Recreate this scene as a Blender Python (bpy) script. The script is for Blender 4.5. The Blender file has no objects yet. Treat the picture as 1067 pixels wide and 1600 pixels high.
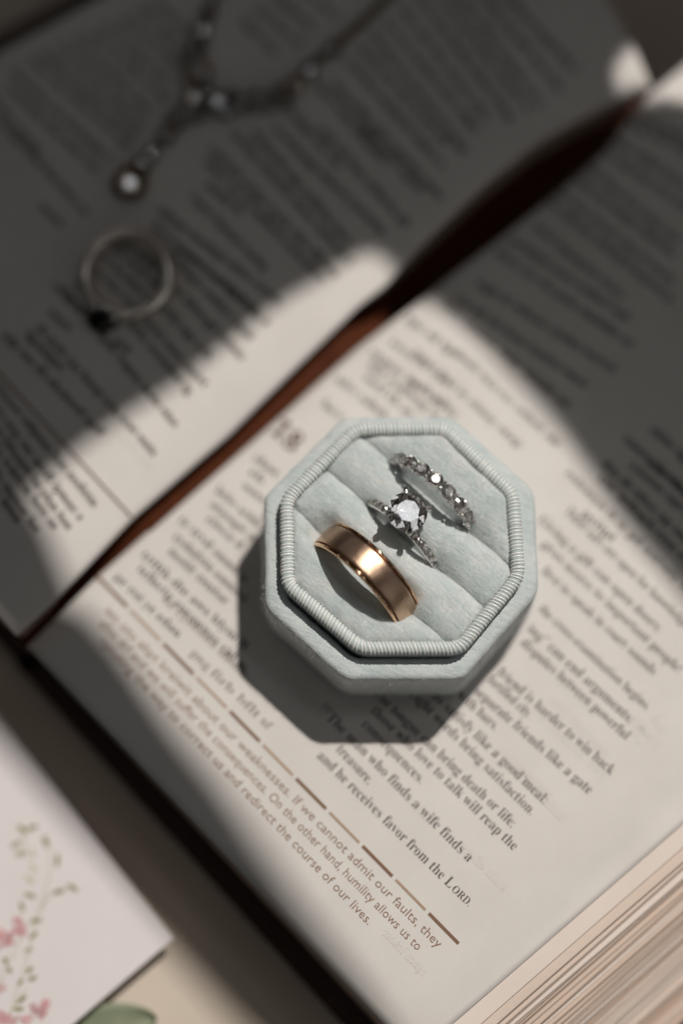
import bpy, bmesh, math, random
from mathutils import Vector, Matrix, geometry

SC = bpy.context.scene
COL = SC.collection
K = 0.001                      # one millimetre in metres
random.seed(7)

# ------------------------------------------------------------------ camera
PITCH = math.radians(74.0)
DIST = 320 * K                 # camera to the top of the ring box
FPX = 3040.0                   # focal length in photo pixels (photo 1067 x 1600)
CX, CY = 533.5, 800.0
CAM = Vector((0, -DIST * math.cos(PITCH), 18.0 * K + DIST * math.sin(PITCH)))
FWD = Vector((0, math.cos(PITCH), -math.sin(PITCH)))
UPV = Vector((0, math.sin(PITCH), math.cos(PITCH)))
cam_d = bpy.data.cameras.new('camera')
cam = bpy.data.objects.new('camera', cam_d)
COL.objects.link(cam)
cam.location = CAM
cam.rotation_euler = (math.pi / 2 - PITCH, 0, 0)
cam_d.sensor_fit = 'VERTICAL'
cam_d.sensor_height = 36.0
cam_d.sensor_width = 24.0
cam_d.lens = FPX / 1600 * 36.0
cam_d.clip_start = 0.01
cam_d.clip_end = 50
cam_d.dof.use_dof = True
cam_d.dof.focus_distance = 0.3175
cam_d.dof.aperture_fstop = 2.7
cam_d.dof.aperture_blades = 0
SC.camera = cam


def ray(px, py):
    return (FWD + Vector((1, 0, 0)) * ((px - CX) / FPX) - UPV * ((py - CY) / FPX))


def unp(px, py, z_mm=0.0):
    """photo pixel -> point on the horizontal plane at height z (mm)"""
    d = ray(px, py)
    t = (z_mm * K - CAM.z) / d.z
    return CAM + d * t


# ------------------------------------------------------------------ world and lamps (indoors, sunbeam through a window)
world = bpy.data.worlds.new('World')
SC.world = world
world.use_nodes = True
bg = world.node_tree.nodes['Background']
bg.inputs[0].default_value = (0.62, 0.62, 0.66, 1)
bg.inputs[1].default_value = 0.003

SUN_EL = math.radians(57)
SUN_AZ = Vector((0.54, 0.84, 0)).normalized()
SUN = (SUN_AZ * math.cos(SUN_EL) + Vector((0, 0, math.sin(SUN_EL)))).normalized()


def aim(o, target):
    o.rotation_euler = (Vector(target) - o.location).to_track_quat('-Z', 'Y').to_euler()


ld = bpy.data.lights.new('sunbeam_lamp', 'SPOT')
ld.energy = 250
ld.color = (1.0, 0.94, 0.875)
ld.shadow_soft_size = 0.012
ld.spot_size = math.radians(40)
ld.spot_blend = 0.2
lo = bpy.data.objects.new('sunbeam_lamp', ld)
lo.location = SUN * 2.5
COL.objects.link(lo)
aim(lo, (0, 0, 0))


def area(name, loc, target, sx, sy, power, color):
    a = bpy.data.lights.new(name, 'AREA')
    a.shape = 'RECTANGLE'
    a.size, a.size_y = sx, sy
    a.energy = power
    a.color = color
    o = bpy.data.objects.new(name, a)
    o.location = loc
    COL.objects.link(o)
    aim(o, target)
    return o


GLARE = Vector((0.17, 0.07, 0.47))  # added soft lamp, placed for shadow fill and the centre diamond's glare
area('glare_lamp', GLARE, (0, 0, 0), 0.07, 0.07, 0.066, (0.97, 0.98, 1.0))
# added small lamps for shadow fill and glints in polished metal and cut stones
for az, el, pw in ((5, 34, 0.021), (-18, 44, 0.017), (-40, 30, 0.021), (-70, 42, 0.014), (-85, 34, 0.015), (28, 40, 0.017), (-55, 38, 0.016), (60, 48, 0.008),
                   (100, 55, 0.005), (-115, 45, 0.005), (150, 60, 0.003), (-150, 60, 0.003), (15, 36, 0.016)):
    az, el = math.radians(az), math.radians(el)
    area('glint_lamp', (0.42 * math.cos(az) * math.cos(el), 0.42 * math.sin(az) * math.cos(el), 0.42 * math.sin(el)), (0, 0, 0.015),
         0.026, 0.026, pw * 0.46, (1, 0.965, 0.92))

SC.view_settings.view_transform = 'Standard'
SC.view_settings.look = 'None'
SC.view_settings.exposure = 0
SC.view_settings.gamma = 1
SC.view_settings.use_curve_mapping = False
SC.render.engine = 'CYCLES'
SC.cycles.use_denoising = True
SC.cycles.max_bounces = 16
SC.cycles.transmission_bounces = 14
SC.cycles.glossy_bounces = 8
SC.cycles.caustics_refractive = True
SC.cycles.sample_clamp_indirect = 20


# ------------------------------------------------------------------ helpers
def mesh_obj(name, verts, faces, mat=None, parent=None, smooth=False):
    m = bpy.data.meshes.new(name)
    m.from_pydata([tuple(v) for v in verts], [], faces)
    m.update()
    if smooth:
        m.shade_smooth()
    o = bpy.data.objects.new(name, m)
    COL.objects.link(o)
    if mat:
        m.materials.append(mat)
    if parent:
        put(o, parent)
    return o


def put(o, parent):
    """parent an object whose coordinates are in world space"""
    o.parent = parent
    if parent.type == 'EMPTY':
        o.matrix_parent_inverse = Matrix.Translation(parent.location).inverted()


def bm_obj(name, bm, mat=None, parent=None, smooth=False):
    m = bpy.data.meshes.new(name)
    bm.to_mesh(m)
    bm.free()
    if smooth:
        m.shade_smooth()
    o = bpy.data.objects.new(name, m)
    COL.objects.link(o)
    if mat:
        m.materials.append(mat)
    if parent:
        put(o, parent)
    return o


def thing(name, loc, label, cat, group=None):
    o = bpy.data.objects.new(name, None)
    o.empty_display_size = 0.005
    o.location = loc
    COL.objects.link(o)
    o['label'] = label
    o['category'] = cat
    if group:
        o['group'] = group
    return o


def grid_faces(nu, nv, closed_u=False, closed_v=False):
    f = []
    for i in range(nu if closed_u else nu - 1):
        for j in range(nv if closed_v else nv - 1):
            a, b = i, (i + 1) % nu
            c, d = j, (j + 1) % nv
            f.append((a * nv + c, b * nv + c, b * nv + d, a * nv + d))
    return f


def frame_at(center, axis, up):
    """matrix with local z = axis, local y = up (orthogonalised)"""
    zc = axis.normalized()
    yc = (up - zc * up.dot(zc)).normalized()
    xc = yc.cross(zc)
    m = Matrix((xc, yc, zc)).transposed().to_4x4()
    m.translation = center
    return m


def lathe(profile, n, mtx, a0=0.0, a1=2 * math.pi, closed_profile=True):
    """profile list of (radius, axial) in mm; ring about local z"""
    full = abs(a1 - a0 - 2 * math.pi) < 1e-6
    cnt = n if full else n + 1
    vs = []
    for i in range(cnt):
        a = a0 + (a1 - a0) * i / n
        for r, h in profile:
            vs.append(mtx @ Vector((r * K * math.cos(a), r * K * math.sin(a), h * K)))
    return vs, grid_faces(cnt, len(profile), full, closed_profile)


def tube(path, radii, n=10, cap=True):
    vs, fs = [], []
    up = Vector((0.13, 0.21, 0.97))
    for i, p in enumerate(path):
        t = (path[min(i + 1, len(path) - 1)] - path[max(i - 1, 0)]).normalized()
        x = t.cross(up)
        if x.length < 1e-6:
            x = t.cross(Vector((1, 0, 0)))
        x.normalize()
        y = x.cross(t)
        r = radii[i] if hasattr(radii, '__len__') else radii
        for k in range(n):
            a = 2 * math.pi * k / n
            vs.append(p + (x * math.cos(a) + y * math.sin(a)) * r)
    fs = grid_faces(len(path), n, False, True)
    if cap:
        fs.append(tuple(range(n))[::-1])
        fs.append(tuple((len(path) - 1) * n + k for k in range(n)))
    return vs, fs


def ico(center, r, mtx=None, sub=2, squash=1.0):
    bm = bmesh.new()
    bmesh.ops.create_icosphere(bm, subdivisions=sub, radius=r)
    vs = [Vector((v.co.x, v.co.y, v.co.z * squash)) for v in bm.verts]
    fs = [tuple(v.index for v in f.verts) for f in bm.faces]
    bm.free()
    if mtx:
        vs = [mtx @ v for v in vs]
    return [v + center for v in vs], fs


class MB:
    def __init__(self):
        self.v, self.f = [], []

    def add(self, vf):
        o = len(self.v)
        self.v += vf[0]
        self.f += [tuple(i + o for i in f) for f in vf[1]]
        return self

    def build(self, name, mat, parent=None, smooth=True):
        return mesh_obj(name, self.v, self.f, mat, parent, smooth)


def lerp(a, b, t):
    return a + (b - a) * t


def poly_at(pts, t):
    """point at arc fraction t on a pixel polyline"""
    L = [0]
    for a, b in zip(pts, pts[1:]):
        L.append(L[-1] + math.hypot(b[0] - a[0], b[1] - a[1]))
    s = t * L[-1]
    for i in range(len(pts) - 1):
        if s <= L[i + 1] or i == len(pts) - 2:
            q = (s - L[i]) / (L[i + 1] - L[i])
            return (lerp(pts[i][0], pts[i + 1][0], q), lerp(pts[i][1], pts[i + 1][1], q))


# ------------------------------------------------------------------ materials
class NT:
    def __init__(self, name):
        self.m = bpy.data.materials.new(name)
        self.m.use_nodes = True
        self.t = self.m.node_tree
        self.b = self.t.nodes['Principled BSDF']
        self.tc = self.n('ShaderNodeTexCoord').outputs['Object']

    def n(self, typ, **kw):
        x = self.t.nodes.new(typ)
        for k, v in kw.items():
            setattr(x, k, v)
        return x

    def l(self, a, b):
        self.t.links.new(a, b)

    def set(self, **kw):
        for k, v in kw.items():
            self.b.inputs[k.replace('_', ' ')].default_value = v
        return self

    def mapping(self, scale, rot=(0, 0, 0)):
        m0 = self.n('ShaderNodeMapping')
        m0.inputs['Rotation'].default_value = rot
        self.l(self.tc, m0.inputs['Vector'])
        mp = self.n('ShaderNodeMapping')
        mp.inputs['Scale'].default_value = scale
        self.l(m0.outputs[0], mp.inputs['Vector'])
        return mp.outputs[0]

    def noise(self, scale, detail=3, rough=0.55, vec=None):
        x = self.n('ShaderNodeTexNoise')
        x.inputs['Scale'].default_value = scale
        x.inputs['Detail'].default_value = detail
        x.inputs['Roughness'].default_value = rough
        self.l(vec if vec is not None else self.tc, x.inputs['Vector'])
        return x.outputs['Fac']

    def ramp(self, fac, stops):
        r = self.n('ShaderNodeValToRGB')
        e = r.color_ramp.elements
        while len(e) < len(stops):
            e.new(0.5)
        for el, (p, c) in zip(e, stops):
            el.position = p
            el.color = (c[0], c[1], c[2], 1)
        self.l(fac, r.inputs[0])
        return r.outputs[0]

    def mix(self, fac, a, b):
        x = self.n('ShaderNodeMix', data_type='RGBA')
        if hasattr(fac, 'links'):
            self.l(fac, x.inputs[0])
        else:
            x.inputs[0].default_value = fac
        self.l(a, x.inputs[6])
        self.l(b, x.inputs[7])
        return x.outputs[2]

    def bump(self, h, dist, strength=1.0, prev=None):
        x = self.n('ShaderNodeBump')
        x.inputs['Distance'].default_value = dist
        x.inputs['Strength'].default_value = strength
        self.l(h, x.inputs['Height'])
        if prev is not None:
            self.l(prev, x.inputs['Normal'])
        return x.outputs[0]

    def col(self, c):
        self.l(c, self.b.inputs['Base Color'])

    def nrm(self, c):
        self.l(c, self.b.inputs['Normal'])


def paper_mat(name, c0, c1):
    a = NT(name).set(Roughness=0.85)
    a.b.inputs['Specular IOR Level'].default_value = 0.2
    f = a.noise(60, 4, 0.6)
    a.col(a.ramp(f, [(0.3, c0), (0.7, c1)]))
    a.nrm(a.bump(a.noise(2600, 3), 0.00004, 0.5, a.bump(a.noise(35, 2), 0.0006, 0.5)))
    return a.m


def flat_mat(name, c, rough=0.8, spec=0.2, var=0.0, scale=400):
    a = NT(name).set(Roughness=rough)
    a.b.inputs['Specular IOR Level'].default_value = spec
    if var:
        f = a.noise(scale, 3)
        a.col(a.ramp(f, [(0.3, [x * (1 - var) for x in c]), (0.7, [min(1, x * (1 + var)) for x in c])]))
    else:
        a.b.inputs['Base Color'].default_value = (*c, 1)
    return a.m


M_PAPER = paper_mat('page_paper', (0.63, 0.60, 0.57), (0.69, 0.66, 0.63))
M_EDGE = [paper_mat('page_edge_paper_%d' % i, c, [x * 1.08 for x in c]) for i, c in enumerate(
    [(0.64, 0.53, 0.455), (0.60, 0.48, 0.40), (0.54, 0.41, 0.33), (0.69, 0.61, 0.55)])]
M_INK = flat_mat('black_ink', (0.07, 0.057, 0.048), 0.7, 0.2)
M_INK2 = flat_mat('brown_ink', (0.27, 0.165, 0.11), 0.7, 0.2)
M_INK3 = flat_mat('dark_brown_ink', (0.085, 0.03, 0.014), 0.7, 0.2)
M_FADE = flat_mat('faded_ink', (0.24, 0.20, 0.17), 0.7, 0.2)
M_DASH = flat_mat('mid_brown_ink', (0.21, 0.122, 0.075), 0.7, 0.2)
M_RULE = flat_mat('light_brown_ink', (0.40, 0.285, 0.20), 0.7, 0.2)
M_GHOST = flat_mat('show_through_ink', (0.643, 0.613, 0.581), 0.85, 0.2)
M_CARDIN = flat_mat('card_stock', (0.72, 0.68, 0.68), 0.7, 0.3, 0.02, 90)

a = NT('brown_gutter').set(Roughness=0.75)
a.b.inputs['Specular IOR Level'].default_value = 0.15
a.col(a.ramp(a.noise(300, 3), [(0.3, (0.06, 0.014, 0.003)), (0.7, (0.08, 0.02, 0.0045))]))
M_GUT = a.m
a = NT('brown_leather').set(Roughness=0.6)
a.col(a.ramp(a.noise(500, 4), [(0.3, (0.03, 0.014, 0.009)), (0.7, (0.055, 0.027, 0.017))]))
a.nrm(a.bump(a.noise(900, 4), 0.0003, 0.6))
M_COVER = a.m
a = NT('beige_tabletop').set(Roughness=0.55)
a.col(a.ramp(a.noise(14, 4), [(0.3, (0.55, 0.47, 0.39)), (0.7, (0.62, 0.54, 0.45))]))
a.nrm(a.bump(a.noise(500, 3), 0.0002, 0.3))
M_TABLE = a.m


def velvet(name, c0, c1, c2, nap_rot=0.75):
    a = NT(name).set(Roughness=0.95)
    a.b.inputs['Specular IOR Level'].default_value = 0.1
    a.b.inputs['Sheen Weight'].default_value = 0.28
    a.b.inputs['Sheen Roughness'].default_value = 0.45
    a.b.inputs['Sheen Tint'].default_value = (1, 0.97, 0.95, 1)
    nap = a.noise(1.0, 5, 0.68, a.mapping((420, 1700, 700), (0, 0, nap_rot)))
    fib = a.noise(1.0, 3, 0.7, a.mapping((3200, 9000, 6000), (0, 0, nap_rot)))
    big = a.noise(1.0, 3, 0.6, a.mapping((150, 210, 150), (0, 0, nap_rot)))
    base = a.ramp(big, [(0.36, [x * 0.9 for x in c0]), (0.5, c1), (0.64, [x * 1.07 for x in c2])])
    brushed = a.ramp(nap, [(0.33, [x * 0.86 for x in c0]), (0.5, c1), (0.66, [x * 1.1 for x in c2])])
    f2 = a.ramp(fib, [(0.3, [x * 0.66 for x in c1]), (0.7, [min(1, x * 1.34) for x in c1])])
    a.col(a.mix(0.3, a.mix(0.5, base, brushed), f2))
    a.nrm(a.bump(fib, 0.00016, 0.7, a.bump(nap, 0.0004, 0.5)))
    return a.m


a = NT('velvet_pile').set(Roughness=0.9)
a.b.inputs['Specular IOR Level'].default_value = 0.15
a.col(a.ramp(a.noise(1.0, 4, 0.65, a.mapping((300, 1200, 600), (0, 0, 0.72))), [(0.34, (0.62, 0.70, 0.70)), (0.5, (0.785, 0.805, 0.80)), (0.66, (0.92, 0.885, 0.86))]))
M_PILE = a.m
M_VELV = velvet('pale_velvet', (0.495, 0.57, 0.575), (0.57, 0.63, 0.63), (0.65, 0.665, 0.655), 0.3)
M_CUSH = velvet('cushion_velvet', (0.49, 0.58, 0.585), (0.58, 0.65, 0.65), (0.71, 0.70, 0.685), 0.72)
a = NT('trim_satin').set(Roughness=0.6)
a.b.inputs['Base Color'].default_value = (0.40, 0.475, 0.465, 1)
M_TRIM = a.m
a = NT('trim_cord').set(Roughness=0.3)
a.col(a.ramp(a.noise(1500, 3), [(0.3, (0.70, 0.72, 0.70)), (0.7, (0.84, 0.82, 0.79))]))
a.b.inputs['Specular IOR Level'].default_value = 0.75
a.b.inputs['Sheen Weight'].default_value = 0.2
M_RIB = a.m

a = NT('brushed_gold').set(Metallic=1.0, Roughness=0.3)
a.b.inputs['Anisotropic'].default_value = 0.75
tn = a.n('ShaderNodeTangent', direction_type='RADIAL', axis='Z')
a.l(tn.outputs[0], a.b.inputs['Tangent'])
a.b.inputs['Anisotropic Rotation'].default_value = 0.25
g = a.noise(1.0, 3, 0.6, a.mapping((900, 900, 14000)))
g2 = a.noise(5000, 2, 0.7)
a.col(a.ramp(g2, [(0.25, (0.50, 0.335, 0.235)), (0.75, (0.76, 0.525, 0.385))]))
a.nrm(a.bump(g2, 0.00007, 0.6, a.bump(g, 0.00003, 0.25)))
M_GOLD = a.m
a = NT('polished_gold').set(Metallic=1.0, Roughness=0.09)
a.b.inputs['Base Color'].default_value = (0.80, 0.52, 0.33, 1)
M_GOLDP = a.m
a = NT('polished_silver').set(Metallic=1.0, Roughness=0.13)
a.b.inputs['Base Color'].default_value = (0.80, 0.77, 0.745, 1)
M_SILV = a.m
a = NT('satin_silver').set(Metallic=0.9, Roughness=0.27)
a.b.inputs['Base Color'].default_value = (0.80, 0.75, 0.69, 1)
M_SILV2 = a.m
a = NT('antique_gold').set(Metallic=1.0, Roughness=0.35)
a.b.inputs['Base Color'].default_value = (0.115, 0.07, 0.035, 1)
M_ANT = a.m
a = NT('black_stone').set(Roughness=0.12)
a.b.inputs['Base Color'].default_value = (0.004, 0.004, 0.005, 1)
M_BLACK = a.m


def gem_mat(name, col, rough=0.0):
    a = NT(name)
    a.b.inputs['Base Color'].default_value = (*col, 1)
    a.b.inputs['Roughness'].default_value = rough
    a.b.inputs['IOR'].default_value = 2.42
    a.b.inputs['Transmission Weight'].default_value = 1.0
    return a.m


M_DIA = gem_mat('diamond', (0.99, 0.99, 0.995), 0.06)
M_MELEE = gem_mat('small_diamond', (0.985, 0.975, 0.965), 0.15)
a = NT('diamond_pavilion').set(Metallic=1.0, Roughness=0.03)
a.b.inputs['Base Color'].default_value = (0.95, 0.94, 0.93, 1)
M_FOIL = a.m
M_NECK = gem_mat('necklace_stone', (0.66, 0.48, 0.32), 0.2)
M_LEAFP = flat_mat('printed_green', (0.30, 0.27, 0.14), 0.7, 0.2, 0.25, 300)
M_LEAFP2 = flat_mat('printed_pale_green', (0.52, 0.49, 0.36), 0.7, 0.2, 0.2, 300)
M_PINK = flat_mat('printed_pink', (0.56, 0.30, 0.31), 0.7, 0.2, 0.22, 350)
M_PINK2 = flat_mat('printed_pale_pink', (0.64, 0.46, 0.47), 0.7, 0.2, 0.15, 350)
a = NT('sage_leaf').set(Roughness=0.6)
a.col(a.ramp(a.noise(160, 4), [(0.3, (0.19, 0.22, 0.135)), (0.7, (0.27, 0.30, 0.20))]))
M_LEAF = a.m
M_MASK = flat_mat('mask_cloth', (0.20, 0.18, 0.165), 0.9, 0.1, 0.1, 40)

# ------------------------------------------------------------------ the table, and an added unseen mask cut to shape the sunbeam
Z_TABLE = -22.0
t = mesh_obj('table', [(-0.9, -0.7, Z_TABLE * K), (0.9, -0.7, Z_TABLE * K), (0.9, 0.9, Z_TABLE * K), (-0.9, 0.9, Z_TABLE * K),
                       (-0.9, -0.7, Z_TABLE * K - 0.03), (0.9, -0.7, Z_TABLE * K - 0.03), (0.9, 0.9, Z_TABLE * K - 0.03), (-0.9, 0.9, Z_TABLE * K - 0.03)],
             [(0, 1, 2, 3), (7, 6, 5, 4), (0, 4, 5, 1), (1, 5, 6, 2), (2, 6, 7, 3), (3, 7, 4, 0)], M_TABLE)
t['kind'] = 'structure'
t['label'] = 'beige tabletop under the open book'

GUT0, GUTE, GUTN = (42.0, 1010.0), (0.7399, -0.6727), (0.6727, 0.7399)


def gd(p):
    return (p[0] - GUT0[0]) * GUTN[0] + (p[1] - GUT0[1]) * GUTN[1]


def ga(p):
    return (p[0] - GUT0[0]) * GUTE[0] + (p[1] - GUT0[1]) * GUTE[1]


def zR(p):
    d = max(gd(p), 0)
    df = max(((2300 - p[0] - p[1]) * 0.7071), 0)          # to the fore-edge
    db = max((p[0] - 42) * 0.7253 - (p[1] - 1010) * 0.6884, 0)  # to the bottom edge
    return -2.0 * math.exp(-d / 40.0) - 1.2 * math.exp(-df / 55.0) - 0.8 * math.exp(-db / 45.0)


def zL(p):
    q = max(-gd(p) - 12, 0)
    return 1.0 + 4.0 * (1 - math.exp(-q / 85.0)) - 3.0 * (q / 650.0) ** 2


def zP(p):
    return zR(p) if gd(p) > -10 else zL(p)


def onpage(p, dz=0.0):
    return unp(p[0], p[1], zP(p) + dz)


LIT = [(34, 774), (62, 756), (99, 726), (129, 698), (162, 676), (210, 641), (261, 613), (300, 584), (345, 546), (400, 503), (450, 467), (502, 437),
       (540, 411), (575, 394), (605, 408), (628, 450), (665, 470), (712, 500), (760, 543), (800, 588), (840, 632), (880, 680), (920, 738),
       (960, 800), (1012, 865), (1065, 927), (1130, 1000), (1300, 1160), (1500, 1400), (1400, 1900), (900, 2000), (690, 1760), (612, 1630),
       (560, 1548), (520, 1495), (475, 1435), (430, 1369), (400, 1328), (332, 1228), (303, 1193), (265, 1145), (233, 1098), (201, 1050), (170, 1008),
       (150, 985), (125, 962), (106, 930), (88, 885), (66, 830), (44, 790)]
LIT2 = [(12, 1042), (625, 1692), (520, 1950), (-900, 1700), (-900, 420), (-250, 760)]
LIT3 = [(962, 150), (955, 118), (972, 84), (1005, 66), (1067, 62), (1140, 40), (1140, 158), (1067, 166), (1030, 158), (1010, 166), (985, 158)]


def mask_plane(p):
    """point where the beam reaching page point p crosses the upright light mask"""
    q = onpage(p)
    tt = (0.25 - q.dot(SUN_AZ)) / SUN.dot(SUN_AZ)
    # beam comes from the lamp position
    dirn = (lo.location - q).normalized()
    tt = (0.25 - q.dot(SUN_AZ)) / dirn.dot(SUN_AZ)
    return q + dirn * tt


SIDE = Vector((SUN_AZ.y, -SUN_AZ.x, 0))
ORG = SUN_AZ * 0.25


def to2(p):
    return ((p - ORG).dot(SIDE), p.z)


holes = [[to2(mask_plane(p)) for p in h] for h in (LIT, LIT2, LIT3)]
outer = [(-0.34, Z_TABLE * K), (0.34, Z_TABLE * K), (0.34, 0.68), (-0.34, 0.68)]
loops = [outer] + holes
flat = [p for l in loops for p in l]
tess = geometry.tessellate_polygon([[Vector((p[0], p[1], 0)) for p in l] for l in loops])
v3 = [ORG + SIDE * p[0] + Vector((0, 0, p[1])) for p in flat]
sh = mesh_obj('light_mask', v3, [tuple(f) for f in tess], M_MASK)  # added panel out of view, holes cut to the outlines of the lit areas
so = sh.modifiers.new('thickness', 'SOLIDIFY')
so.thickness = 0.0008
sh['kind'] = 'structure'
sh['label'] = 'added upright light mask whose openings let the sunbeam fall on the book'

# ------------------------------------------------------------------ the open book
book = thing('open_book', unp(533, 800, Z_TABLE), 'thick open book with printed cream pages and brown gutter under the ring box', 'book')
GAP_R = [(42, 1010), (148, 905), (295, 774), (450, 639), (560, 542), (655, 470), (698, 434), (780, 372), (864, 306), (940, 240), (1011, 150), (1067, 104), (1180, 15)]
GAP_L = [(27, 995), (84, 943), (207, 812), (358, 681), (450, 588), (560, 480), (603, 447), (655, 386), (760, 286), (845, 219), (912, 181), (969, 154), (1016, 135)]
FORE_L = [(-435, 470), (-210, 260), (0, 80), (165, -8), (420, -180), (700, -350)]


def page(name, e0, e1, zf, nu, nv, bend=None):
    vs = []
    for i in range(nu):
        A = poly_at(e0, i / (nu - 1))
        B = poly_at(e1, i / (nu - 1))
        for j in range(nv):
            t = (j / (nv - 1))
            p = [lerp(A[0], B[0], t), lerp(A[1], B[1], t)]
            if bend:
                bend(p, i / (nu - 1), t)
            vs.append(unp(p[0], p[1], zf(p)))
    o = mesh_obj(name, vs, grid_faces(nu, nv), M_PAPER, book, True)
    s = o.modifiers.new('thickness', 'SOLIDIFY')
    s.thickness = 0.00018
    s.offset = -1
    return o


def bendL(p, u, t):
    # the far end of this page bows outwards before it curls to its corner
    w = max(0, u - 0.6) / 0.4
    p[0] += 26 * w * w * math.sin(math.pi * min(1, t * 1.6))
    p[1] += 6 * w * w * math.sin(math.pi * min(1, t * 1.6))


pageR = page('page', GAP_R, [(648, 1651), (1786, 661)], zR, 110, 90)
pageR['label'] = 'sunlit open page carrying the ring box'
pageL = page('page', GAP_L, FORE_L, zL, 90, 70, bendL)
pageL['label'] = 'shaded open page carrying necklace and dark-stoned ring'

# make sure faces look up
for o in (pageR, pageL):
    if sum(f.normal.z for f in o.data.polygons) < 0:
        o.data.flip_normals()

# brown strip in the gutter
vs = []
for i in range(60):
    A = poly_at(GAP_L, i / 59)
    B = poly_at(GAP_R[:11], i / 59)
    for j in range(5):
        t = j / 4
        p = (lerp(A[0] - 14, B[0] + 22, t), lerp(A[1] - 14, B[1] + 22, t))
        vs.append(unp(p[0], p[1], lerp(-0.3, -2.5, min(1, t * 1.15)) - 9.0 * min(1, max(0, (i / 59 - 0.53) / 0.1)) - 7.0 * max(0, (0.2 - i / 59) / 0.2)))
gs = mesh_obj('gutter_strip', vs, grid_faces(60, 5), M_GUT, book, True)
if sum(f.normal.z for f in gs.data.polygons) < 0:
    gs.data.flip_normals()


def slab(name, pts, z0, z1, mat, parent, low=None):
    """pts: world (x,y) outline of the top; low: outline of the underside"""
    n = len(pts)
    vs = [Vector((p[0], p[1], z0 * K)) for p in (low or pts)] + [Vector((p[0], p[1], z1 * K)) for p in pts]
    fs = [tuple(range(n))[::-1], tuple(range(n, 2 * n))] + [(i, (i + 1) % n, n + (i + 1) % n, n + i) for i in range(n)]
    ar = sum(pts[i][0] * pts[(i + 1) % n][1] - pts[(i + 1) % n][0] * pts[i][1] for i in range(n))
    if ar < 0:
        fs = [f[::-1] for f in fs]
    return mesh_obj(name, vs, fs, mat, parent)


# sheets under the sunlit page, fanned out at the fore-edge
fA, fB = unp(648, 1651), unp(1786, 661)
fdir = (fB - fA).normalized()
fout = Vector((fdir.y, -fdir.x, 0))
bA = unp(42, 1010)
bdir = (fA - bA).normalized()
rnd = random.Random(3)
z, off, k = -1.6, 0.3, 0
while z > Z_TABLE + 2.6:
    th = rnd.choice([0.22, 0.3, 0.36, 0.45, 0.7])
    off += {0: 2.6, 1: 1.6}.get(k, rnd.choice([0.05, 0.1, 0.2, 0.35, 0.7]))
    wide = th * rnd.uniform(0.42, 0.78)
    amp, ph, fr = rnd.uniform(0.04, 0.2), rnd.uniform(0, 6), rnd.uniform(30, 75)
    tilt = rnd.uniform(-0.005, 0.005)
    low = rnd.uniform(-1.5, -0.9)
    g0 = bA + bdir * (0.011 if z > -3.4 else 0.003) - fdir * (low * K)
    q1 = g0 + fdir * 0.150
    tops, lows = [(g0.x, g0.y)], [(g0.x, g0.y)]
    for i in range(29):
        s = -low * K + i / 28 * 0.142
        for lst, ex in ((tops, 0), (lows, wide)):
            w = (off + ex + amp * math.sin(fr * s + ph) + tilt * (s / K - 40)) * K
            q = fA + fdir * s + fout * w
            lst.append((q.x, q.y))
    tops.append((q1.x, q1.y))
    lows.append((q1.x, q1.y))
    slab('page_edge', tops, z - th, z, M_EDGE[rnd.choice([0, 0, 0, 0, 1, 1, 2, 3, 3])], book, lows)
    off += wide
    z -= th + rnd.choice([0.01, 0.02, 0.03, 0.1])
    k += 1
OFF_END = off
# sheets under the shaded page
rnd = random.Random(5)
base_out = [unp(*p) for p in GAP_L] + [unp(*p) for p in FORE_L[::-1]]
cen = sum(base_out, Vector()) / len(base_out)
z, k = -0.4, 0
while z > Z_TABLE + 3.2:
    th = rnd.uniform(1.0, 1.5)
    sc_ = 0.985 + 0.0006 * k
    pts = []
    for i, p in enumerate(base_out):
        q = cen + (p - cen) * sc_ + Vector((rnd.uniform(-.2, .2), rnd.uniform(-.2, .2), 0)) * K
        if i < len(GAP_L):
            q += Vector((-0.70, 0.71, 0)) * 1.2 * K
        pts.append((q.x, q.y))
    slab('page_edge', pts, max(z - th, Z_TABLE + 2), z, M_EDGE[k % 2], book)
    z -= th + 0.04
    k += 1
# cover boards
g0 = bA - bdir * 0.004 - fdir * 3 * K
c1 = fA + fout * (OFF_END + 4.0) * K - fdir * 3 * K
c2 = c1 + fdir * 0.152
c3 = g0 + fdir * 0.152
slab('cover', [(p.x, p.y) for p in (g0, c1, c2, c3)], Z_TABLE, Z_TABLE + 1.9, M_COVER, book)
pts = []
for i, p in enumerate(base_out):
    q = cen + (p - cen) * 1.03
    if i >= len(GAP_L):
        q += Vector((-0.66, 0.75, 0)) * 14 * K
    pts.append((q.x, q.y))
slab('cover', pts, Z_TABLE, Z_TABLE + 1.9, M_COVER, book)

# ------------------------------------------------------------------ print
_cache = {}


def serif(s):
    out = ''
    for c in s:
        if 'a' <= c <= 'z':
            out += chr(0x1D41A + ord(c) - 97)
        elif 'A' <= c <= 'Z':
            out += chr(0x1D400 + ord(c) - 65)
        elif '0' <= c <= '9':
            out += chr(0x1D7CE + ord(c) - 48)
        else:
            out += c
    return out


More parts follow.
